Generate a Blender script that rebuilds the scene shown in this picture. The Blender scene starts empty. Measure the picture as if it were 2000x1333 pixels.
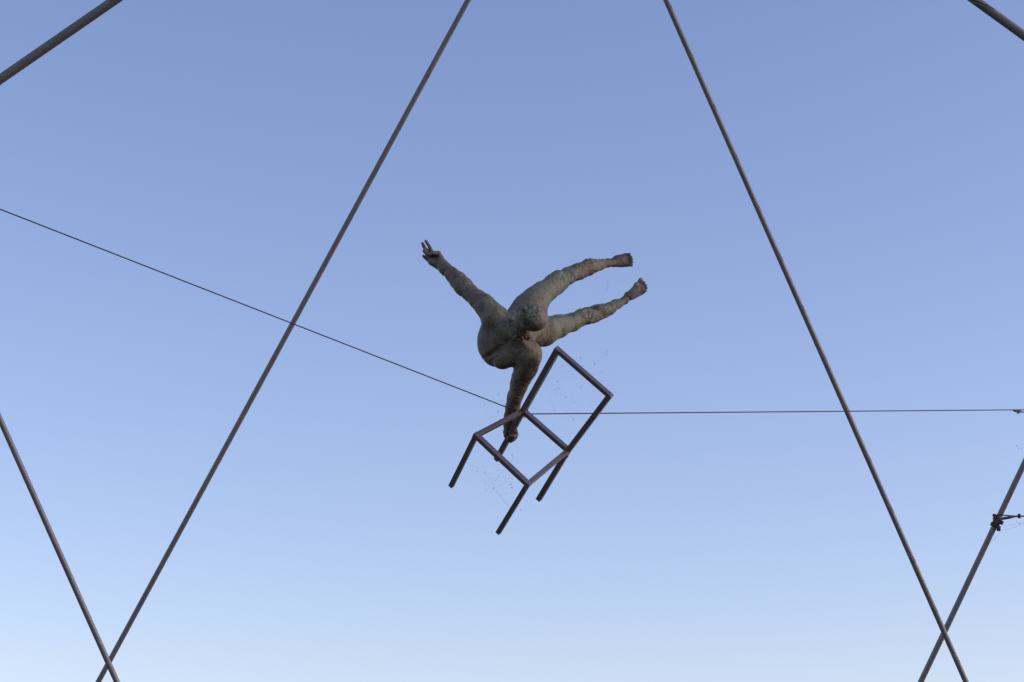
import bpy, bmesh, math, random
import numpy as np
from mathutils import Vector, Matrix

# ------------------------------------------------------------------ camera
sc = bpy.context.scene
COL = sc.collection
PITCH = math.radians(17.0)          # looking up from the bridge deck
EYE = Vector((0.0, 0.0, 1.6))
FOCAL = 70.0
cam_d = bpy.data.cameras.new('camera')
cam_d.lens = FOCAL
cam_d.sensor_width = 36.0
cam_d.clip_end = 3000.0
cam = bpy.data.objects.new('camera', cam_d)
COL.objects.link(cam)
cam.location = EYE
cam.rotation_euler = (math.radians(90) + PITCH, 0, 0)
sc.camera = cam

# ------------------------------------------------------------------ sky, sun, exposure
SUN_EL = math.radians(20)
SUN_AZ = math.radians(98)          # low, right of and behind the viewer, screened by the houses on the bank
w = bpy.data.worlds.new('World')
sc.world = w
w.use_nodes = True
nt = w.node_tree
bg = nt.nodes['Background']
sky = nt.nodes.new('ShaderNodeTexSky')
sky.sky_type = 'NISHITA'
sky.sun_disc = False
sky.sun_elevation = SUN_EL
sky.sun_rotation = SUN_AZ
sky.air_density = 1.1
sky.dust_density = 0.8
sky.ozone_density = 2.0
wb = nt.nodes.new('ShaderNodeMix')          # white balance of the photograph
wb.data_type = 'RGBA'
wb.blend_type = 'MULTIPLY'
wb.inputs[0].default_value = 1.0
wb.inputs[7].default_value = (1.035, .876, .960, 1)
nt.links.new(sky.outputs[0], wb.inputs[6])
gm = nt.nodes.new('ShaderNodeGamma')           # slight contrast of the camera's tone curve
gm.inputs[1].default_value = 1.09
nt.links.new(wb.outputs[2], gm.inputs[0])
nt.links.new(gm.outputs[0], bg.inputs[0])
bg.inputs[1].default_value = 0.15

sun_d = bpy.data.lights.new('sun', 'SUN')
sun_d.energy = 0.3
sun_d.angle = math.radians(25)
sun_d.color = (1.0, 0.90, 0.80)
sun = bpy.data.objects.new('sun', sun_d)
COL.objects.link(sun)
sdir = Vector((math.cos(SUN_EL) * math.sin(SUN_AZ), math.cos(SUN_EL) * math.cos(SUN_AZ), math.sin(SUN_EL)))
sun.rotation_euler = sdir.to_track_quat('Z', 'Y').to_euler()

sc.view_settings.view_transform = 'Standard'
sc.view_settings.look = 'None'
sc.view_settings.gamma = 1.0
sc.view_settings.use_curve_mapping = False
sc.view_settings.exposure = 0.39

# ------------------------------------------------------------------ helpers
RNG = random.Random(7)
F = 2000.0 * FOCAL / 36.0           # focal length in pixels of the 2000 px wide photograph
D0 = 11.6                           # metres to the chair
S0 = D0 / F                         # metres per pixel there
RCAM = np.array([[1, 0, 0],
                 [0, -math.sin(PITCH), -math.cos(PITCH)],
                 [0, math.cos(PITCH), -math.sin(PITCH)]])    # camera axes -> world


def camp(x, y, depth):
    """photo pixel at a distance -> metres in the camera's axes"""
    return np.array([(x - 1000.0) / F * depth, -(y - 666.5) / F * depth, -depth])


def to_world(p):
    return np.asarray(p) @ RCAM.T + np.array(EYE)


def P(x, y, dz=0.0):
    """pixel + offset towards the viewer (in chair pixels) -> camera axes"""
    return camp(x, y, D0 - dz * S0)


def PX(r, dz=0.0):
    return r * (D0 - dz * S0) / F


def W(x, y, depth):
    return Vector(to_world(camp(x, y, depth)))


def tag(o, label=None, cat=None, group=None, kind=None):
    if label: o['label'] = label
    if cat: o['category'] = cat
    if group: o['group'] = group
    if kind: o['kind'] = kind
    return o


def mesh_obj(name, me, m, parent=None):
    o = bpy.data.objects.new(name, me)
    if m is not None:
        me.materials.append(m)
    COL.objects.link(o)
    if parent is not None:
        o.parent = parent
    return o


def empty(name, loc=(0, 0, 0)):
    o = bpy.data.objects.new(name, None)
    o.empty_display_size = 0.1
    COL.objects.link(o)
    o.location = loc
    return o


def np_mesh(name, verts, quads, smooth=True):
    me = bpy.data.meshes.new(name)
    verts = np.ascontiguousarray(verts, dtype=np.float32)
    quads = np.ascontiguousarray(quads, dtype=np.int32)
    n = quads.shape[1]
    me.vertices.add(len(verts))
    me.vertices.foreach_set('co', verts.ravel())
    me.loops.add(quads.size)
    me.loops.foreach_set('vertex_index', quads.ravel())
    me.polygons.add(len(quads))
    me.polygons.foreach_set('loop_start', np.arange(0, quads.size, n, dtype=np.int32))
    if smooth:
        me.polygons.foreach_set('use_smooth', np.ones(len(quads), dtype=bool))
    me.update(calc_edges=True)
    me.validate()
    return me


# ------------------------------------------------------------------ materials
def new_mat(name):
    m = bpy.data.materials.new(name)
    m.use_nodes = True
    t = m.node_tree
    return m, t, t.nodes['Principled BSDF']


def noise(t, vec, scale, detail=4, rough=0.55):
    n = t.nodes.new('ShaderNodeTexNoise')
    n.inputs['Scale'].default_value = scale
    n.inputs['Detail'].default_value = detail
    n.inputs['Roughness'].default_value = rough
    t.links.new(vec, n.inputs['Vector'])
    return n.outputs['Fac']


def ramp(t, fac, a, b):
    r = t.nodes.new('ShaderNodeMapRange')
    r.inputs['From Min'].default_value = a
    r.inputs['From Max'].default_value = b
    r.interpolation_type = 'SMOOTHSTEP'
    t.links.new(fac, r.inputs['Value'])
    return r.outputs['Result']


def mix(t, fac, a, b):
    n = t.nodes.new('ShaderNodeMix')
    n.data_type = 'RGBA'
    if isinstance(fac, float):
        n.inputs[0].default_value = fac
    else:
        t.links.new(fac, n.inputs[0])
    for s, v in ((6, a), (7, b)):
        if isinstance(v, tuple):
            n.inputs[s].default_value = (*v, 1)
        else:
            t.links.new(v, n.inputs[s])
    return n.outputs[2]


def mul(t, a, b):
    n = t.nodes.new('ShaderNodeMath')
    n.operation = 'MULTIPLY'
    for i, v in enumerate((a, b)):
        if isinstance(v, float):
            n.inputs[i].default_value = v
        else:
            t.links.new(v, n.inputs[i])
    return n.outputs[0]


def bump(t, b, h, strength, dist):
    n = t.nodes.new('ShaderNodeBump')
    n.inputs['Strength'].default_value = strength
    n.inputs['Distance'].default_value = dist
    t.links.new(h, n.inputs['Height'])
    t.links.new(n.outputs[0], b.inputs['Normal'])


def bronze_material():
    m, t, b = new_mat('weathered_bronze')
    v = t.nodes.new('ShaderNodeTexCoord').outputs['Object']
    at = t.nodes.new('ShaderNodeAttribute')
    at.attribute_name = 'patina'
    c = mix(t, ramp(t, noise(t, v, 5, 5), .35, .65), (.140, .111, .079), (.178, .148, .106))
    green = mix(t, ramp(t, noise(t, v, 16, 4), .35, .65), (.180, .190, .132), (.150, .188, .142))
    gm = mul(t, ramp(t, noise(t, v, 4.5, 6, .6), .30, .52), at.outputs['Fac'])
    c = mix(t, gm, c, green)
    c = mix(t, mul(t, ramp(t, noise(t, v, 9, 9, .72), .49, .63), .75), c, (.045, .042, .036))
    c = mix(t, mul(t, ramp(t, noise(t, v, 19, 6, .65), .60, .72), .30), c, (.17, .10, .065))
    c = mix(t, mul(t, ramp(t, noise(t, v, 30, 8, .75), .52, .64), .55), c, (.042, .037, .032))
    c = mix(t, mul(t, ramp(t, noise(t, v, 80, 3, .6), .56, .70), .45), c, (.038, .034, .030))
    c = mix(t, mul(t, ramp(t, noise(t, v, 24, 6, .7), .56, .70), .5), c, (.25, .24, .195))
    at2 = t.nodes.new('ShaderNodeAttribute')
    at2.attribute_name = 'worn'
    c = mix(t, mul(t, at2.outputs['Fac'], .72), c, (.32, .295, .235))
    t.links.new(c, b.inputs['Base Color'])
    b.inputs['Roughness'].default_value = .6
    b.inputs['Specular IOR Level'].default_value = .3
    b.inputs['Metallic'].default_value = .1
    bump(t, b, noise(t, v, 30, 9, .68), .55, .016)
    return m


def steel_material(name, c1, c2, rust, rough=.5, scale=8.0, rust_amt=.5, bmp=.1, metal=.25):
    m, t, b = new_mat(name)
    v = t.nodes.new('ShaderNodeTexCoord').outputs['Object']
    c = mix(t, ramp(t, noise(t, v, scale, 5), .35, .65), c1, c2)
    c = mix(t, mul(t, ramp(t, noise(t, v, scale * 3.1, 6, .65), .52, .70), rust_amt), c, rust)
    t.links.new(c, b.inputs['Base Color'])
    b.inputs['Roughness'].default_value = rough
    b.inputs['Metallic'].default_value = metal
    bump(t, b, noise(t, v, 120, 4, .6), bmp, .002)
    return m


BRONZE = bronze_material()
CHAIR = steel_material('dark_brown_steel', (.158, .142, .150), (.19, .168, .172), (.25, .16, .13), .33, 7.0, .5, .05, .55)
CABLE = steel_material('galvanised_cable', (.158, .157, .163), (.19, .184, .187), (.15, .128, .118), .48, 2.0, .35, .0, .3)
WIRE = steel_material('dark_wire', (.022, .024, .032), (.032, .033, .04), (.05, .038, .03), .5)
CLAMP = steel_material('rusty_clamp_steel', (.06, .045, .045), (.09, .06, .055), (.20, .09, .05), .6, 30.0)
WEBM = steel_material('caught_insects', (.03, .03, .035), (.05, .048, .05), (.05, .04, .03), .8, 40.0)


# ------------------------------------------------------------------ the ground below
def build_ground():
    m, t, b = new_mat('timber_deck')
    v = t.nodes.new('ShaderNodeTexCoord').outputs['Object']
    c = mix(t, noise(t, v, .6, 6), (.05, .045, .04), (.07, .06, .05))
    t.links.new(c, b.inputs['Base Color'])
    b.inputs['Roughness'].default_value = .85
    s = 1500.0
    me = np_mesh('ground', [(-s, -s, 0), (s, -s, 0), (s, s, 0), (-s, s, 0)], [(0, 1, 2, 3)], False)
    tag(mesh_obj('ground', me, m), kind='structure')


build_ground()


# ------------------------------------------------------------------ stay cables (spiral strand)
def cable_mesh(a, b, dia, lobes=26, pitch=.41, gap=0.0, phase=0.0, depth=.02):
    a, b = np.array(a), np.array(b)
    L = np.linalg.norm(b - a)
    ax = (b - a) / L
    ref = np.array([0, 1.0, 0]) if abs(ax[1]) < .9 else np.array([1.0, 0, 0])
    e1 = np.cross(ax, ref); e1 /= np.linalg.norm(e1)
    e2 = np.cross(ax, e1)
    per = 4
    n = lobes * per
    th = np.arange(n) / n * 2 * math.pi
    prof = np.abs(np.cos(th * lobes / 2)) ** .55            # rounded wires with narrow valleys
    r = dia / 2 * (1 - depth * (1 - prof))
    if gap > 0:                                              # one loosened wire leaves a deeper groove
        r[:6] -= gap * np.array([.5, .9, 1.0, 1.0, .9, .5])
        r[per * 2:per * 3] += gap * .15
    k = int(L / .026) + 1
    s = np.linspace(0, L, k)
    tw = -s / pitch * 2 * math.pi + phase
    ang = th[None, :] + tw[:, None]
    v = a + s[:, None, None] * ax + (r * np.cos(ang))[..., None] * e1 + (r * np.sin(ang))[..., None] * e2
    i = np.arange(k - 1)[:, None] * n
    j = np.arange(n)[None, :]
    j2 = (j + 1) % n
    q = np.stack([i + j, i + j2, i + n + j2, i + n + j], -1).reshape(-1, 4)
    return v.reshape(-1, 3), q


def build_cable(x0, y0, x1, y1, d0, d1, dia, label, gap=0.0, ext=(.35, .35), phase=0.0, lobes=26, depth=.02):
    p, q = W(x0, y0, d0), W(x1, y1, d1)
    a = p - (q - p) * ext[0]
    b = q + (q - p) * ext[1]
    mid = (a + b) / 2
    v, f = cable_mesh(a - mid, b - mid, dia, lobes, gap=gap, phase=phase, depth=depth)
    o = mesh_obj('stay_cable', np_mesh('stay_cable', v, f), CABLE)
    o.location = mid
    tag(o, label, 'cable', 'stay cables of the bridge')
    return o


build_cable(191.5, 1333, 914.5, 0, 15.1, 15.1, .0405, 'long steel cable slanting up to the right, left of the statue', gap=.0025, phase=1.0)
build_cable(1300.5, 0, 1887, 1333, 14.9, 14.9, .0415, 'long steel cable slanting down to the right, right of the statue', gap=.0034, phase=.4)
build_cable(-2, 815, 228.5, 1333, 14.6, 14.6, .0435, 'short steel cable crossing in front at the lower left corner', gap=.0012, ext=(1.3, .5), phase=2.0)
build_cable(2006.5, 893, 1798, 1333, 15.3, 15.3, .0438, 'steel cable at lower right carrying a rusty clamp', gap=.003, ext=(1.3, .5), phase=.2)
build_cable(0, 155.5, 225, 0, 9.3, 9.3, .0450, 'thick near steel cable cutting the upper left corner', ext=(2.5, 2.5), lobes=28, depth=.09)
build_cable(1903.5, 0, 2000, 70, 9.3, 9.3, .0430, 'thick near steel cable cutting the upper right corner', gap=.0055, ext=(6, 6), phase=3.4, lobes=28, depth=.08)


# ------------------------------------------------------------------ tubes and wires
def tube_mesh(name, pts, r, sides=10, caps=True):
    pts = [np.array(p, float) for p in pts]
    n = len(pts)
    rr = r if isinstance(r, (list, tuple)) else [r] * n
    d = [pts[min(i + 1, n - 1)] - pts[max(i - 1, 0)] for i in range(n)]
    d = [x / np.linalg.norm(x) for x in d]
    ref = np.array([0, 0, 1.0]) if abs(d[0][2]) < .9 else np.array([1.0, 0, 0])
    V, Q = [], []
    for i in range(n):
        e1 = np.cross(d[i], ref); e1 /= np.linalg.norm(e1)
        e2 = np.cross(d[i], e1)
        for k in range(sides):
            a = 2 * math.pi * k / sides
            V.append(pts[i] + rr[i] * (math.cos(a) * e1 + math.sin(a) * e2))
    for i in range(n - 1):
        for k in range(sides):
            k2 = (k + 1) % sides
            Q.append((i * sides + k, i * sides + k2, (i + 1) * sides + k2, (i + 1) * sides + k))
    faces = list(Q)
    if caps:
        faces.append(tuple(range(sides - 1, -1, -1)))
        faces.append(tuple((n - 1) * sides + k for k in range(sides)))
    me = bpy.data.meshes.new(name)
    me.from_pydata([tuple(v) for v in V], [], faces)
    for p in me.polygons:
        p.use_smooth = len(p.vertices) == 4
    me.update()
    return me


def tube(name, pts, r, m, parent=None, sides=10, loc=None):
    loc = Vector(loc) if loc is not None else (parent.location.copy() if parent else Vector((0, 0, 0)))
    me = tube_mesh(name, [Vector(p) - loc for p in pts], r, sides)
    o = mesh_obj(name, me, m, parent)
    if parent is None:
        o.location = loc
    return o


# ------------------------------------------------------------------ chair
# seat corners, leg ends and back tops: pixel x, y and offset towards the viewer
CA, CB, CC, CD = (930, 851, 98), (1022, 803, 0), (1110, 880, 34), (1031, 946, 132)
LA, LB, LC, LD = (881, 950, -5), (970, 898, -102), (1052, 976, -68), (973, 1041, 30)
TB, TC = (1089, 684, 127), (1191, 773, 161)


def w3(c):
    return Vector(to_world(P(*c)))


CHAIR_U = Vector(RCAM @ (np.array([-87, -56, 98.]) / np.linalg.norm([87, 56, 98])))
CHAIR_V = Vector(RCAM @ (np.array([94, -87, 34.]) / np.linalg.norm([94, 87, 34])))
CHAIR_UP = CHAIR_U.cross(CHAIR_V).normalized()
if CHAIR_UP.dot(w3(TB) - w3(CB)) < 0:
    CHAIR_UP = -CHAIR_UP


def bar(name, p, q, ref, sx, sy, parent, start=0.0, end=0.0, bev=.0032):
    """square tube from p to q; ref fixes how it is turned; start / end lengthen it"""
    d = (q - p).normalized()
    a = p - d * start
    b = q + d * end
    e1 = (ref - d * ref.dot(d)).normalized()
    e2 = d.cross(e1)
    o0 = parent.location
    bm = bmesh.new()
    vs = []
    for c in (a, b):
        for s, u in ((-1, -1), (1, -1), (1, 1), (-1, 1)):
            vs.append(bm.verts.new(c - o0 + e1 * s * sx / 2 + e2 * u * sy / 2))
    for f in ((3, 2, 1, 0), (4, 5, 6, 7), (0, 1, 5, 4), (1, 2, 6, 5), (2, 3, 7, 6), (3, 0, 4, 7)):
        bm.faces.new([vs[i] for i in f])
    bmesh.ops.recalc_face_normals(bm, faces=bm.faces)
    bmesh.ops.bevel(bm, geom=list(bm.edges), offset=bev, segments=2, affect='EDGES', profile=.7)
    me = bpy.data.meshes.new(name)
    bm.to_mesh(me)
    bm.free()
    return mesh_obj(name, me, CHAIR, parent)


def build_chair():
    t = 0.0295
    root = empty('metal_chair', w3(CB))
    tag(root, 'bare brown metal chair frame hanging tilted under the statue', 'chair')
    a, b, c, d = w3(CA), w3(CB), w3(CC), w3(CD)
    up = CHAIR_UP
    bar('seat_rail', a, d, up, t, t, root, t / 2, t / 2)
    bar('seat_rail', a, b, up, t - .002, t - .002, root, -t / 2, -t * .4)
    bar('seat_rail', d, c, up, t - .002, t - .002, root, -t / 2, -t * .4)
    bar('seat_rail', b, c, up, t - .001, t - .001, root, -t * .3, -t * .3)
    bar('leg', a, w3(LA), CHAIR_U, t - .003, t - .003, root, -t / 2, 0)
    bar('leg', d, w3(LD), CHAIR_U, t - .003, t - .003, root, -t / 2, 0)
    back = b - CHAIR_U * t * .12
    bar('leg', b, w3(LB), CHAIR_U, t, t, root, t * .2, 0)
    bar('leg', c, w3(LC), CHAIR_U, t, t, root, t * .2, 0)
    bar('back_post', b, w3(TB), CHAIR_U, t + .004, t + .004, root, -t * .1, t * .42)
    bar('back_post', c, w3(TC), CHAIR_U, t + .001, t + .001, root, -t * .1, t * .42)
    bar('top_rail', w3(TB), w3(TC), CHAIR_U, t - .002, t - .002, root, -t * .5, t * .15)
    # weld beads / bolt heads at the rear corner where the wire is fixed
    for px, py, dz, r in ((1030.5, 801.5, 8, 1.6), (1024, 815, -6, 1.5), (1109, 893, 30, 1.4)):
        bm = bmesh.new()
        bmesh.ops.create_icosphere(bm, subdivisions=2, radius=PX(r, dz))
        me = bpy.data.meshes.new('bolt')
        bm.to_mesh(me); bm.free()
        o = mesh_obj('bolt', me, CHAIR, root)
        o.location = w3((px, py, dz)) - root.location
    return root


build_chair()


# ------------------------------------------------------------------ wires
def lerp_pts(p, q, n, sag=0.0):
    return [p.lerp(q, i / n) - Vector((0, 0, sag * 4 * (i / n) * (1 - i / n))) for i in range(n + 1)]


def build_tightrope():
    k = w3((1023, 809, -10))
    left = W(-330, 280, 9.3)
    right = W(2330, 798, 15.0)
    clampd = k.lerp(right, (1987 - 1023) / (2330 - 1023) * 1.06)
    root = empty('tightrope', k)
    tag(root, 'thin dark wire running across the picture through the chair', 'wire')
    pts = lerp_pts(left, k, 24) + lerp_pts(k, right, 24)[1:]
    tube('wire', pts, .0035, WIRE, root, 8)
    # right end: the wire is folded back and gripped by a small clamp
    g0, g1 = W(1981, 803.0, 14.3), W(1992, 803.2, 14.35)
    me = tube('wire_grip', [W(1979, 802.6, 14.28), W(1982, 803.2, 14.3), W(1986, 803.6, 14.32), W(1991, 803.8, 14.34), W(1993, 803.9, 14.35)],
              [.003, .007, .010, .0115, .008], WIRE, root, 8)
    tube('bolt', [W(1990.5, 804, 14.33), W(1990.2, 807, 14.31), W(1987.5, 808.6, 14.30)], .0042, WIRE, root, 8)
    tube('return_strand', [W(1992, 805.2, 14.35), W(2100, 805.0, 14.6), W(2330, 803.5, 15.0)], .0042, WIRE, root, 8)


build_tightrope()


def build_clamp():
    # on the lower right cable
    p, q = W(2006.5, 893, 15.3), W(1798, 1333, 15.3)
    ax = (p - q).normalized()                     # up the cable

    def on(y):
        tt = (y - 893) / (1333 - 893)
        return p.lerp(q, tt)
    c = on(1018)
    px = 15.3 / F
    e1 = ax.cross(Vector((0, 1, 0))).normalized()  # sideways in the picture
    if e1.x < 0: e1 = -e1
    e2 = ax.cross(e1).normalized()
    if e2.y > 0: e2 = -e2                          # towards the viewer
    root = empty('cable_clamp', c)
    tag(root, 'small rusty two-part clamp bolted round the lower right cable', 'clamp')

    def plate(name, centre, sx, sy, sz, tilt):
        m3 = Matrix.Rotation(tilt, 3, e2)
        a1, a2, a3 = m3 @ e1, m3 @ ax, e2
        bm = bmesh.new()
        bmesh.ops.create_cube(bm, size=1.0)
        for v in bm.verts:
            v.co = (centre - c) + a1 * v.co.x * sx * px + a2 * v.co.y * sy * px + a3 * v.co.z * sz * px
        bmesh.ops.recalc_face_normals(bm, faces=bm.faces)
        bmesh.ops.bevel(bm, geom=list(bm.edges), offset=.9 * px, segments=2, affect='EDGES')
        me = bpy.data.meshes.new(name)
        bm.to_mesh(me); bm.free()
        return mesh_obj(name, me, CLAMP, root)
    tube('sleeve', [c + ax * 11 * px, c + ax * 6 * px, c - ax * 10 * px, c - ax * 12 * px], [6.5 * px, 7.6 * px, 7.8 * px, 7.2 * px], CLAMP, root, 14)
    plate('jaw', c + e1 * 1.5 * px + ax * 2 * px, 21, 8, 14, math.radians(-10))
    plate('jaw', c - e1 * .5 * px - ax * 9 * px, 16, 8, 14, math.radians(6))
    tube('bolt', [c - e1 * 9 * px + ax * 7.5 * px - e2 * 7 * px, c - e1 * 8 * px + ax * 7.5 * px + e2 * 7 * px], 3.4 * px, CLAMP, root, 10)
    tube('bolt', [c + e1 * 7 * px - ax * 8 * px + e2 * 6 * px, c + e1 * 10 * px - ax * 16 * px + e2 * 4 * px], 4.0 * px, CLAMP, root, 10)
    # wire leaving to the right
    r = empty('anchor_wire', W(1955, 1010, 15.2))
    tag(r, 'short doubled wire leaving the rusty clamp to the right edge', 'wire')
    tube('strand', [W(1946, 1006.5, 15.22), W(1958, 1006.8, 15.18), W(1984, 1008.4, 15.2)], .0048, WIRE, r, 8)
    tube('strand', [W(1956, 1014, 15.16), W(1960, 1013, 15.16), W(1972, 1011.2, 15.17), W(1980, 1010, 15.19), W(1988, 1008.6, 15.2)], [.009, .0105, .0105, .006, .0055], WIRE, r, 8)
    tube('strand', [W(1984, 1008.5, 15.2), W(2100, 1010, 15.4), W(2330, 1014, 15.8)], .0055, WIRE, r, 8)
    tube('saddle', [W(1990.6, 1003.8, 15.2), W(1990.6, 1005.2, 15.2), W(1990.6, 1008.5, 15.2), W(1990.6, 1011.6, 15.2), W(1990.6, 1013, 15.2)],
         [.006, .0125, .0105, .0125, .006], CLAMP, r, 10)


build_clamp()


# ------------------------------------------------------------------ bronze acrobat: blended solid, one continuous surface
OPS = []        # (op, kind, params, k)


def cone(p, q, r0, r1=None, k=4.0, op='+'):
    r1 = r0 if r1 is None else r1
    OPS.append((op, 'cone', (P(*p), P(*q), PX(r0, p[2]), PX(r1, q[2])), k * S0))


def chain(pts, k=4.0, kfirst=None):
    """pts: (x, y, dz, r)"""
    for i, (a, b) in enumerate(zip(pts, pts[1:])):
        cone(a[:3], b[:3], a[3], b[3], kfirst if (i == 0 and kfirst is not None) else k)


def vdir(v):
    v = np.array([v[0], -v[1], v[2]], float)
    return v / np.linalg.norm(v)


def ell(c, radii, axes=None, k=6.0, op='+'):
    """axes: two directions in (x, y down, towards viewer)"""
    if axes is None:
        M = np.eye(3)
    else:
        a = vdir(axes[0])
        b = vdir(axes[1]); b = b - a * a.dot(b); b /= np.linalg.norm(b)
        M = np.stack([a, b, np.cross(a, b)])
    OPS.append((op, 'ell', (P(*c), M, np.array([PX(r, c[2]) for r in radii])), k * S0))


def off(c, *terms):
    c = np.array(c, float)
    for d, s in terms:
        c = c + np.array(d, float) * s
    return tuple(c)


def statue_shape():
    # ---- trunk
    SH = (.68, .73, .05)            # along the shoulders
    FR = (-.70, .66, .25)           # chest side
    ell((998, 664, -38), (47, 42, 84), (SH, FR), 6)
    ell((1006, 650, -88), (42, 40, 70), (SH, FR), 14)
    ell((1031, 617, -135), (35, 34, 44), ((.7, .7, 0), (-.7, .7, 0)), 14)
    # chest with a fold across it
    ell((975, 678, -2), (41, 40, 44), (SH, FR), 10)
    cone((967, 630, 10), (965, 660, 2), 25.5, 32, 12)
    ell((1014, 684, 20), (28, 30, 30), (SH, FR), 12)
    ell((990, 650, 22), (30, 24, 26), (SH, FR), 12)
    ell((994, 693, 22), (35, 23, 27), ((.78, -.63, .1), (.63, .78, .1)), 5)
    # shoulders and neck root
    cone((968, 624, 18), (1008, 650, 42), 21, 20, 10)
    cone((1033, 688, 34), (1014, 656, 42), 23, 20, 10)
    # collar bones
    cone((975, 636, 40), (1003, 658, 62), 4, 4.5, 7)
    cone((1036, 684, 55), (1016, 664, 62), 4, 4.5, 7)
    cone((937, 707, 2), (950, 699, 26), 2.5, 3.0, 6, '-')
    cone((950, 699, 26), (970, 684, 40), 3.0, 3.4, 6, '-')
    cone((970, 684, 40), (996, 664, 51), 3.4, 1.6, 6, '-')
    # ---- raised arm
    chain([(966, 620, 18, 27), (946, 596, 6, 20.5), (934, 586, -2, 17.8), (919, 573, -14, 15.4), (906, 560, -24, 17.6),
           (895, 548, -34, 16), (883, 537, -43, 13.4), (871, 526, -52, 12.0), (861, 515, -60, 11.6)], 5, 8)
    ell((902, 561, -20), (19, 11, 14), ((-.7, -.72, -.4), (.7, -.7, 0)), 6)
    ell((950, 598, 16), (24, 13, 16), ((-.7, -.72, -.3), (.7, -.7, 0)), 8)
    # ---- raised hand, palm to the viewer
    HD = -66
    ell((848, 506, HD), (17, 13.5, 7.5), ((-.8, -.6, 0), (.6, -.8, 0)), 5)
    cone((843, 512, HD + 3), (856, 519, HD + 2), 6.5, 7.5, 4)        # heel of the palm, little-finger side
    chain([(843.5, 493, HD - 1, 4.4), (838.5, 481.5, HD, 3.3), (832, 471.5, HD + 2, 2.5)], 1.0, 2)      # index
    chain([(834.5, 491.5, HD - 2, 4.0), (828.6, 483.5, HD - 1, 3.0), (825.0, 476, HD + 1, 2.5)], 1.0, 2)   # middle
    chain([(835, 497, HD - 3, 4.0), (829, 491, HD + 2, 3.5), (829, 489, HD + 7, 3.0), (833, 495, HD + 10, 2.8)], 1.0, 3)  # ring
    chain([(836, 507, HD - 2, 4.0), (830, 503, HD + 1, 3.3), (826.8, 500.5, HD + 3, 2.7)], 1.0, 3)   # little
    chain([(860, 504, HD + 3, 6.5), (856, 495.5, HD + 8, 5.3), (847, 494.5, HD + 13, 4.2), (837, 497, HD + 14, 3.4)], 1.2, 4)  # thumb
    ell((847, 502.5, HD + 9), (8, 3, 5), ((-1, .1, 0), (0, 1, 0)), 2.5, '-')
    # casting seam round the wrist
    a, b = P(875.5, 530, -48), P(861, 515, -60)
    OPS.append(('-', 'ring', (a, (b - a) / np.linalg.norm(b - a), PX(12.9, -48), PX(1.5)), 1.0 * S0))
    # ---- supporting arm
    chain([(1034, 696, 38, 24), (1027, 720, 22, 22.5), (1020, 737, 8, 19.0), (1014, 751, -2, 17.0), (1006, 774, -16, 14.6),
           (1001.5, 797, -30, 13.4), (997, 815, -40, 11.6), (994, 832, -48, 10.2)], 5, 10)
    ell((1010, 762, -2), (20, 11, 11), ((-.25, .95, -.4), (1, .3, 0)), 6)
    # ---- gripping hand on the rear chair leg
    c = (996.5, 849, -52)
    e = (-.35, .64, -.68)
    v = (.71, .66, .26)
    u = (-.61, .39, .69)
    ell(off(c, (v, -7.5), (u, -5)), (11.5, 7.5, 8.5), (e, u), 5)
    cone((994, 832, -48), off(c, (v, -7), (u, -4), (e, -4)), 10, 9, 5)
    for i, s in enumerate((-7.5, -2.4, 2.7, 7.6)):
        r = (3.2, 3.5, 3.4, 2.9)[i]
        chain([(*off(c, (e, s), (v, -7), (u, -9)), r + .6), (*off(c, (e, s), (v, 2), (u, -11.5)), r + .3),
               (*off(c, (e, s), (v, 10.5), (u, -5)), r), (*off(c, (e, s + .5), (v, 9.8), (u, 5)), r),
               (*off(c, (e, s + 1), (v, 4), (u, 9.5)), r - .3)], 1.0, 3)
    chain([(*off(c, (e, -6), (v, -10), (u, -2)), 5.0), (*off(c, (e, -2), (v, -9.5), (u, 6)), 4.3),
           (*off(c, (e, 1.5), (v, -3), (u, 10.3)), 3.8), (*off(c, (e, 3), (v, 4), (u, 10.8)), 3.2)], 1.5, 4)
    # ---- upper leg of the picture
    chain([(1016, 630, -100, 33), (1036, 601, -132, 31), (1046, 588, -146, 27.5), (1060, 573.5, -165, 23.0), (1083.5, 556, -200, 19.8), (1108, 540, -228, 16.4),
           (1128, 531, -252, 15.6), (1150, 522.5, -282, 14.2), (1160, 519.5, -296, 11.5), (1171, 517.5, -310, 8.8), (1186, 514.5, -326, 7.2), (1195, 513.5, -334, 7.6)], 6, 14)
    ell((1088, 537, -200), (12, 8, 10), ((.85, -.5, -.4), (.5, .85, 0)), 6)       # knee
    ell((1142, 521, -262), (20, 11, 11), ((.9, -.35, -.6), (.35, .9, 0)), 6)
    ell((1152, 512, -282), (9, 6, 8), ((.9, -.2, -.6), (.3, .9, 0)), 4)
    # foot, toes spread at the far end
    FZ = -346
    ell((1212, 510.5, FZ), (18, 11.5, 9), ((1, .05, -.3), (0, 1, 0)), 5)
    cone((1196, 512, -336), (1222, 504, FZ - 4), 7.5, 9.2, 4)
    cone((1198, 516, -336), (1226, 514.5, FZ - 4), 5.5, 7.0, 4)
    for x, y, r in ((1229.0, 497.2, 3.3), (1232.8, 502.2, 2.7), (1234.2, 507.2, 2.6), (1234.6, 512.2, 2.6), (1233.0, 518.0, 3.5)):
        cone((x - 9, y * .7 + 509 * .3, FZ - 2), (x, y, FZ + 4), r + .6, r, .6)
    for y in (499.9, 504.7, 509.7, 515.0):
        cone((1223, y * .85 + 509 * .15, FZ + 8), (1240, y, FZ + 8), 1.3, 2.0, 1.5, '-')
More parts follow.
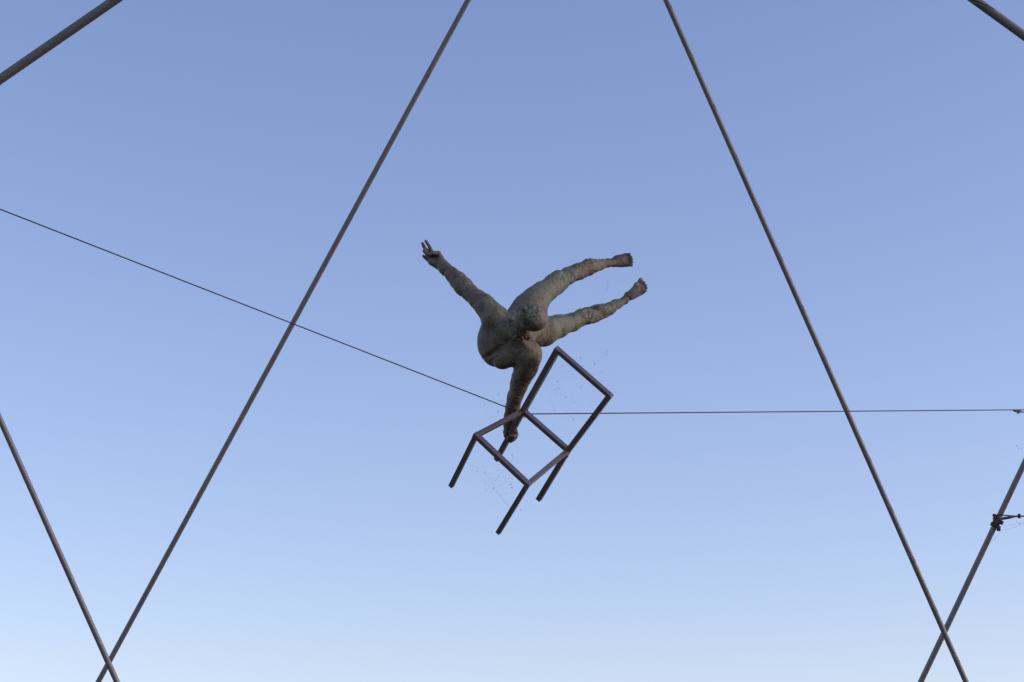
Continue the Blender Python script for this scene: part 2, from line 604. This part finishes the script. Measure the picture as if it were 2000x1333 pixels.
    # ---- lower leg of the picture
    chain([(1036, 650, -128, 31), (1062, 647, -150, 28.5), (1090, 638.5, -180, 22.0), (1116, 629.8, -208, 17.0), (1145, 618, -236, 15.4),
           (1167, 611.5, -262, 14.6), (1180, 607, -276, 12.6), (1192, 601.5, -288, 11.0), (1206.5, 594.5, -304, 8.2), (1220, 587, -318, 7.0), (1226, 581, -324, 6.8)], 6, 14)
    ell((1160, 622, -248), (15, 10, 11), ((.9, -.3, -.6), (.3, .9, 0)), 5)        # calf
    ell((1188, 606, -284), (12, 8, 9), ((.85, -.4, -.6), (.4, .9, 0)), 4)
    ell((1133, 612, -222), (14, 8, 10), ((.9, -.3, -.5), (.3, .9, 0)), 5)
    ell((1199, 590, -298), (9, 4, 5), ((.9, -.4, -.6), (.4, .9, 0)), 3)
    # foot with the sole to the viewer
    FZ = -322
    ell((1226, 577.5, -322), (7.2, 7.5, 8), None, 1.6)                            # heel
    cone((1230, 577, FZ), (1243, 566, FZ - 2), 7.5, 9.5, 3)
    cone((1233, 581, FZ), (1254, 569, FZ - 4), 5.8, 6.8, 3)
    ell((1244.5, 559, FZ + 2), (8.0, 7.6, 7), ((.6, -.8, 0), (.8, .6, 0)), 2.0)   # ball of the big toe
    ell((1255, 563, FZ - 1), (7.5, 8.5, 6), ((.8, -.5, 0), (.5, .8, 0)), 3)
    cone((1236, 568, FZ + 9), (1250, 558.5, FZ + 9), 1.4, 2.4, 2.5, '-')
    cone((1247, 556, FZ), (1251.6, 547.5, FZ + 4), 4.6, 5.0, .8)
    for x, y, r in ((1258.2, 552.0, 3.5), (1261.6, 557.4, 3.2), (1263.0, 562.8, 3.1), (1261.6, 568.4, 3.3)):
        cone((1250 + (x - 1258) * .5, y * .7 + 566 * .3, FZ - 1), (x, y, FZ + 4), r - .2, r - .5, .6)
    # ---- neck and head
    H = (1041, 621.5, 106)
    f = np.array((-.45, -.58, .68)); f /= np.linalg.norm(f)
    A = np.array((.62, .18, .77)); A -= f * A.dot(f); A /= np.linalg.norm(A)
    s = np.cross(A, f)
    chain([(1012, 649, 34, 23), (1017, 643, 54, 19), (*off(H, (A, -20)), 17)], 3, 7)
    cone((1006, 634, 62), (1011, 654, 60), 4.5, 5.5, 3.5)                          # neck tendon
    cone((1024, 644, 62), (1028, 660, 54), 4.0, 5.0, 8)
    ell(H, (27.5, 25, 29), (f, s), 4)
    ell(off(H, (f, 7), (A, -13)), (20, 18, 19), (f, s), 6)
    ell(off(H, (f, -6), (A, -3)), (24, 24, 24), (f, s), 4)
    for sg in (-1, 1):
        ell(off(H, (s, 24.5 * sg), (A, -7), (f, -1)), (6.5, 3.0, 8.5), (f, s), 1.5)      # ears
        cone(off(H, (f, 22), (A, 7), (s, 13 * sg)), off(H, (f, 24.5), (A, 6), (s, 4 * sg)), 2.8, 3.0, 3)   # brow
        ell(off(H, (f, 26.5), (A, -1), (s, 9 * sg)), (4, 5, 3.4), (f, s), 3, '-')
        ell(off(H, (f, 22.5), (A, -1), (s, 9 * sg)), (4, 3.6, 3), (f, s), 1)
        ell(off(H, (f, 19), (A, -10), (s, 11 * sg)), (6, 6, 6), (f, s), 5)               # cheeks
    cone(off(H, (f, 25), (A, 3)), off(H, (f, 29.5), (A, -8)), 2.4, 3.6, 2.5)             # nose
    cone(off(H, (f, 26.0), (A, -18), (s, -6)), off(H, (f, 26.0), (A, -18), (s, 6)), 1.3, 1.3, 2, '-')
    ell(off(H, (f, 20), (A, -26)), (6, 8, 6), (f, s), 4)
    # lumps and scars on the legs
    for x, y, z, r in ((1031, 577, -120, 3.2), (1036, 574, -121, 2.6), (1098, 549, -205, 5), (1113, 551, -228, 5), (1132, 541, -250, 4.5),
                       (1165, 527, -290, 4), (1150, 527, -275, 4), (1152, 628, -240, 5), (1196, 611, -288, 3.2),
                       (1201, 606, -294, 2.6), (1173, 621, -262, 4), (1168, 602, -256, 4.5), (1180, 612, -272, 4)):
        ell((x, y, z + 14 if z < -150 else z), (r * 1.7, r, r), ((.8, -.5, -.3), (.5, .8, 0)), 3)


def field():
    h = .0037
    lo, hi = np.full(3, 1e9), np.full(3, -1e9)
    boxes = []
    for op, kind, pr, k in OPS:
        if kind == 'cone':
            a, b, r0, r1 = pr
            l, u = np.minimum(a - r0, b - r1), np.maximum(a + r0, b + r1)
        elif kind == 'ell':
            c, M, r = pr
            ext = np.sqrt(((M * r[:, None]) ** 2).sum(0))
            l, u = c - ext, c + ext
        else:
            c, ax, R, rr = pr
            l, u = c - R - rr, c + R + rr
        boxes.append((l, u))
        if op == '+':
            lo, hi = np.minimum(lo, l), np.maximum(hi, u)
    lo = lo - 6 * h
    hi = hi + 6 * h
    n = np.ceil((hi - lo) / h).astype(int) + 1
    G = np.full(n, .2, dtype=np.float32)
    axs = [(lo[i] + np.arange(n[i]) * h).astype(np.float32) for i in range(3)]
    for (op, kind, pr, k), (l, u) in zip(OPS, boxes):
        m = k + 4 * h
        i0 = np.clip(np.floor((l - m - lo) / h).astype(int), 0, n)
        i1 = np.clip(np.ceil((u + m - lo) / h).astype(int) + 1, 0, n)
        sl = tuple(slice(i0[i], i1[i]) for i in range(3))
        X = axs[0][sl[0]][:, None, None]
        Y = axs[1][sl[1]][None, :, None]
        Z = axs[2][sl[2]][None, None, :]
        if kind == 'cone':
            a, b, r0, r1 = pr
            ba = b - a
            L2 = float(ba @ ba) + 1e-12
            t = np.clip(((X - a[0]) * ba[0] + (Y - a[1]) * ba[1] + (Z - a[2]) * ba[2]) / L2, 0, 1)
            d = np.sqrt((X - a[0] - ba[0] * t) ** 2 + (Y - a[1] - ba[1] * t) ** 2 + (Z - a[2] - ba[2] * t) ** 2) - (r0 + (r1 - r0) * t)
        elif kind == 'ell':
            c, M, r = pr
            q = [(X - c[0]) * M[i, 0] + (Y - c[1]) * M[i, 1] + (Z - c[2]) * M[i, 2] for i in range(3)]
            k0 = np.sqrt(sum((q[i] / r[i]) ** 2 for i in range(3)))
            k1 = np.sqrt(sum((q[i] / r[i] ** 2) ** 2 for i in range(3))) + 1e-6
            d = k0 * (k0 - 1) / k1
        else:
            c, ax, R, rr = pr
            hgt = (X - c[0]) * ax[0] + (Y - c[1]) * ax[1] + (Z - c[2]) * ax[2]
            rad = np.sqrt(np.maximum((X - c[0]) ** 2 + (Y - c[1]) ** 2 + (Z - c[2]) ** 2 - hgt ** 2, 0))
            d = np.sqrt((rad - R) ** 2 + hgt ** 2) - rr
        d = d.astype(np.float32)
        g = G[sl]
        if op == '+':
            hh = np.maximum(k - np.abs(g - d), 0) / k
            G[sl] = np.minimum(g, d) - hh * hh * k * .25
        else:
            d = -d
            hh = np.maximum(k - np.abs(g - d), 0) / k
            G[sl] = np.maximum(g, d) + hh * hh * k * .25
    return G, lo, h


def surface_nets(G, lo, h):
    S = G < 0
    cnt = np.zeros(tuple(s - 1 for s in G.shape), dtype=np.uint8)
    for a in (0, 1):
        for b in (0, 1):
            for c in (0, 1):
                cnt += S[a:S.shape[0] - 1 + a, b:S.shape[1] - 1 + b, c:S.shape[2] - 1 + c]
    act = np.argwhere((cnt > 0) & (cnt < 8))
    idx = np.full(cnt.shape, -1, dtype=np.int32)
    idx[act[:, 0], act[:, 1], act[:, 2]] = np.arange(len(act), dtype=np.int32)
    acc = np.zeros((len(act), 3)); num = np.zeros(len(act))
    cor = [(a, b, c) for a in (0, 1) for b in (0, 1) for c in (0, 1)]
    for p in cor:
        for d in range(3):
            if p[d] == 0:
                q = list(p); q[d] = 1
                g0 = G[act[:, 0] + p[0], act[:, 1] + p[1], act[:, 2] + p[2]]
                g1 = G[act[:, 0] + q[0], act[:, 1] + q[1], act[:, 2] + q[2]]
                x = (g0 < 0) != (g1 < 0)
                t = g0[x] / (g0[x] - g1[x])
                pos = np.tile(np.array(p, float), (x.sum(), 1))
                pos[:, d] = t
                acc[x] += pos
                num[x] += 1
    V = lo + (act + acc / num[:, None]) * h
    quads = []
    for d in range(3):
        sl0 = [slice(None)] * 3; sl1 = [slice(None)] * 3
        sl0[d] = slice(0, -1); sl1[d] = slice(1, None)
        a, b = S[tuple(sl0)], S[tuple(sl1)]
        e = np.argwhere(a != b)
        o1, o2 = (d + 1) % 3, (d + 2) % 3
        e = e[(e[:, o1] > 0) & (e[:, o2] > 0) & (e[:, o1] < cnt.shape[o1]) & (e[:, o2] < cnt.shape[o2])]
        ins = S[e[:, 0], e[:, 1], e[:, 2]]

        def at(s1, s2):
            k = e.copy()
            k[:, o1] -= s1; k[:, o2] -= s2
            return idx[k[:, 0], k[:, 1], k[:, 2]]
        q = np.stack([at(1, 1), at(0, 1), at(0, 0), at(1, 0)], 1)
        q[~ins] = q[~ins][:, ::-1]
        quads.append(q)
    Q = np.concatenate(quads)
    # keep the largest connected piece only is not needed: the parts all blend
    return V, Q[(Q >= 0).all(1)]


def perlin(p, seed=0):
    rs = np.random.RandomState(seed)
    perm = rs.permutation(256)
    grad = rs.normal(size=(256, 3)); grad /= np.linalg.norm(grad, axis=1)[:, None]
    i = np.floor(p).astype(int); fr = p - i
    u = fr * fr * fr * (fr * (fr * 6 - 15) + 10)
    out = 0
    for a in (0, 1):
        for b in (0, 1):
            for c in (0, 1):
                hsh = perm[(perm[(perm[(i[:, 0] + a) & 255] + i[:, 1] + b) & 255] + i[:, 2] + c) & 255]
                dot = (grad[hsh] * (fr - np.array([a, b, c]))).sum(1)
                wgt = (u[:, 0] if a else 1 - u[:, 0]) * (u[:, 1] if b else 1 - u[:, 1]) * (u[:, 2] if c else 1 - u[:, 2])
                out = out + dot * wgt
    return out


def build_statue():
    statue_shape()
    G, lo, h = field()
    V, Q = surface_nets(G, lo, h)
    del G
    me0 = np_mesh('tmp', V, Q)
    nrm = np.zeros(len(me0.vertices) * 3, dtype=np.float32)
    me0.vertex_normals.foreach_get('vector', nrm)
    nrm = nrm.reshape(-1, 3).astype(float)
    bpy.data.meshes.remove(me0)
    depth = -V[:, 2]
    px = V[:, 0] / depth * F + 1000
    py = -V[:, 1] / depth * F + 666.5
    leg = np.clip((depth - (D0 + .42)) / .35, 0, 1)             # the legs lie farther away and are rougher
    smooth = np.clip((D0 + .9 - depth) / 1, 0, 1)
    hand = np.clip(1 - np.hypot(px - 843, py - 497) / 34, 0, 1) * 2
    hand = np.clip(np.maximum(hand, np.clip(1 - np.hypot(px - 996, py - 849) / 26, 0, 1) * 2), 0, 1)
    foot = np.clip((px - 1190) / 25, 0, 1)
    fine = np.clip(np.maximum(hand, foot), 0, 1)
    big = perlin(V / .085, 1) * .012
    mid = (1 - 2 * np.abs(perlin(V / .05, 2))) * .5
    mid2 = perlin(V / .028, 3)
    small = perlin(V / .013, 4)
    disp = big * (1 - fine) * (.5 + .35 * leg)
    disp += (mid * (.0012 + .0040 * leg) - .001 * leg) * (1 - .9 * fine)
    disp += mid2 * (.0020 + .0025 * leg) * (1 - .8 * fine)
    disp += small * (.0016 + .002 * leg) * (1 - .85 * fine)
    disp -= np.clip(1 - np.abs(perlin(V / .07, 12)) * 14, 0, 1) * .0035 * (1 - fine) * np.clip(.35 + perlin(V / .2, 13) * 2, 0, 1)
    # torn, hammered edge where the neck was joined
    arc = [(1000, 630), (996, 646), (1006, 657), (1022, 662), (1038, 660)]
    dist = np.full(len(V), 99.0)
    for (ax, ay), (bx, by) in zip(arc, arc[1:]):
        tt = np.clip(((px - ax) * (bx - ax) + (py - ay) * (by - ay)) / ((bx - ax) ** 2 + (by - ay) ** 2), 0, 1)
        dist = np.minimum(dist, np.hypot(px - ax - tt * (bx - ax), py - ay - tt * (by - ay)))
    seam = np.clip(1 - dist / 9, 0, 1) * (depth < D0 + .02)
    disp += seam * (np.abs(perlin(V / .022, 6)) * .030 + perlin(V / .011, 7) * .010 - .003)
    hd = np.clip(1 - np.hypot(px - 1036, py - 618) / 34, 0, 1) * (depth < D0 - .12)
    disp += hd * (perlin(V / .03, 15) * .011 + perlin(V / .014, 16) * .006)
    V = V + nrm * disp[:, None]
    Wd = to_world(V)
    org = Wd.mean(0)
    me = np_mesh('acrobat_statue', Wd - org, Q)
    pat = .22 + .78 * np.clip((depth - (D0 + .30)) / .15, 0, 1) * np.clip((D0 + 1.0 - depth) / .35, .35, 1)
    head = np.clip(1 - np.hypot(px - 1048, py - 615) / 30, 0, 1) * (depth < D0)
    pat = np.clip(np.maximum(pat, head * 2), 0, 1)
    at = me.attributes.new('patina', 'FLOAT', 'POINT')
    at.data.foreach_set('value', pat.astype(np.float32))
    worn = np.clip((px - 1228) / 10, 0, 1) * np.clip((py - 532) / 10, 0, 1)
    at = me.attributes.new('worn', 'FLOAT', 'POINT')
    at.data.foreach_set('value', worn.astype(np.float32))
    o = mesh_obj('acrobat_statue', me, BRONZE)
    o.location = Vector(org)
    tag(o, 'weathered bronze acrobat statue balancing on one hand, other arm raised', 'statue')
    print('statue verts', len(V), 'quads', len(Q))


build_statue()


# ------------------------------------------------------------------ bits caught in old spider webs round the chair
def build_web():
    rg = random.Random(5)
    V, Fc = [], []

    def speck(c, r):
        ax = [Vector((rg.gauss(0, 1), rg.gauss(0, 1), rg.gauss(0, 1))).normalized() for _ in range(2)]
        a = ax[0]; b = (ax[1] - a * a.dot(ax[1])).normalized(); d = a.cross(b)
        n = len(V)
        e = rg.uniform(1.2, 2.2)
        for v in (a * e, -a * e, b * .7, -b * .7, d * .6, -d * .6):
            V.append(tuple(c + v * r))
        for f in ((0, 2, 4), (2, 1, 4), (1, 3, 4), (3, 0, 4), (2, 0, 5), (1, 2, 5), (3, 1, 5), (0, 3, 5)):
            Fc.append(tuple(n + i for i in f))

    def thread(p, q, r=.00012):
        d = (q - p).normalized()
        a = d.orthogonal().normalized(); b = d.cross(a)
        steps = 5
        rings = []
        L = (q - p).length
        for i in range(steps + 1):
            t = i / steps
            c = p.lerp(q, t) - Vector((0, 0, .06 * L * 4 * t * (1 - t)))
            n = len(V)
            for k in range(3):
                an = 2 * math.pi * k / 3
                V.append(tuple(c + a * r * math.cos(an) + b * r * math.sin(an)))
            rings.append(n)
        for i in range(steps):
            for k in range(3):
                k2 = (k + 1) % 3
                Fc.append((rings[i] + k, rings[i] + k2, rings[i + 1] + k2, rings[i + 1] + k))

    anchors_low = [w3((908, 900, 45)), w3((980, 898, 115)), w3((1000, 995, 80)), w3((1012, 925, 128)), w3((970, 898, -102))]
    anchors_up = [w3((1060, 735, 70)), w3((1140, 728, 145)), w3((1150, 830, 98)), w3((1066, 842, 18)), w3((1022, 803, 0))]
    low = [(330, 240), (280, 280), (235, 308), (350, 328), (475, 348), (430, 400), (393, 413), (525, 403), (490, 432), (455, 472), (550, 490), (572, 513),
           (472, 548), (360, 568), (362, 580), (620, 380), (680, 395), (725, 490), (735, 540), (725, 640), (650, 630), (460, 190), (455, 225), (740, 70), (755, 100), (765, 133), (870, 862)]
    upp = [(435, 405), (490, 455), (548, 575), (360, 630), (380, 680), (390, 735), (320, 745), (450, 825), (570, 825), (480, 860), (300, 885), (605, 930), (700, 715), (855, 820),
           (895, 378), (1025, 490), (830, 487), (695, 293), (590, 1180), (595, 1192), (325, 1050), (465, 1070), (1120, 105), (1080, 190), (1080, 240), (520, 210)]
    oth = [(1187, 549, -280), (1188, 555, -280), (1186, 563, -280), (1000, 735, 10), (1001, 723, 10), (972, 772, 0), (974, 769, 0), (946, 793, 0), (973, 803, -10), (972, 806, -10), (980, 841, -20), (974, 852, -20), (1002, 786, 0)]
    pts = []
    for i, (x, y) in enumerate(low):
        if i % 3 == 1: continue
        c = w3((900 + x / 7.406, 880 + y / 7.406, 60 + rg.uniform(-30, 30)))
        speck(c, rg.uniform(.002, .0036)); pts.append((c, anchors_low))
    for i, (x, y) in enumerate(upp):
        if i % 3 == 1: continue
        c = w3((1040 + x / 7.405, 660 + y / 7.405, 80 + rg.uniform(-30, 30)))
        speck(c, rg.uniform(.0018, .0034)); pts.append((c, anchors_up))
    for x, y, z in oth:
        c = w3((x, y, z)); speck(c, rg.uniform(.002, .0032))
        pts.append((c, [w3((1160, 540, -280)), w3((1178, 590, -280))] if z < -100 else [w3((1008, 760, -5)), w3((1000, 818, 35)), w3((986, 880, 110))]))
    for c, an in pts:
        thread(c, rg.choice(an))
        if rg.random() < .5:
            o = rg.choice(pts)[0]
            if (o - c).length < .25 and (o - c).length > .01:
                thread(c, o)
    # drooping threads under the lower right clamp
    for a, b in (((1957, 1026, 15.2), (2004, 1018, 15.2)), ((1955, 1036, 15.2), (2004, 1020, 15.25)), ((1935, 1060, 15.25), (1950, 1045, 15.2))):
        thread(W(*a), W(*b), .0007)
    for x, y in ((1986.5, 1019.5), (1960, 1030), (1996, 1013), (1945, 1051), (1985, 871), (1989, 876), (1995, 877), (1991.5, 1023)):
        speck(W(x, y, 15.2), rg.uniform(.003, .005))
    thread(W(1985, 871, 15.2), W(1995, 877, 15.2)); thread(W(1995, 877, 15.2), W(2003, 900, 15.25))
    me = bpy.data.meshes.new('spider_web')
    o0 = Vector(w3((1040, 850, 50)))
    me.from_pydata([tuple(Vector(v) - o0) for v in V], [], Fc)
    me.update()
    o = mesh_obj('spider_web', me, WEBM)
    o.location = o0
    tag(o, 'tattered spider web with caught insects round the chair', 'spider web', kind='stuff')


build_web()
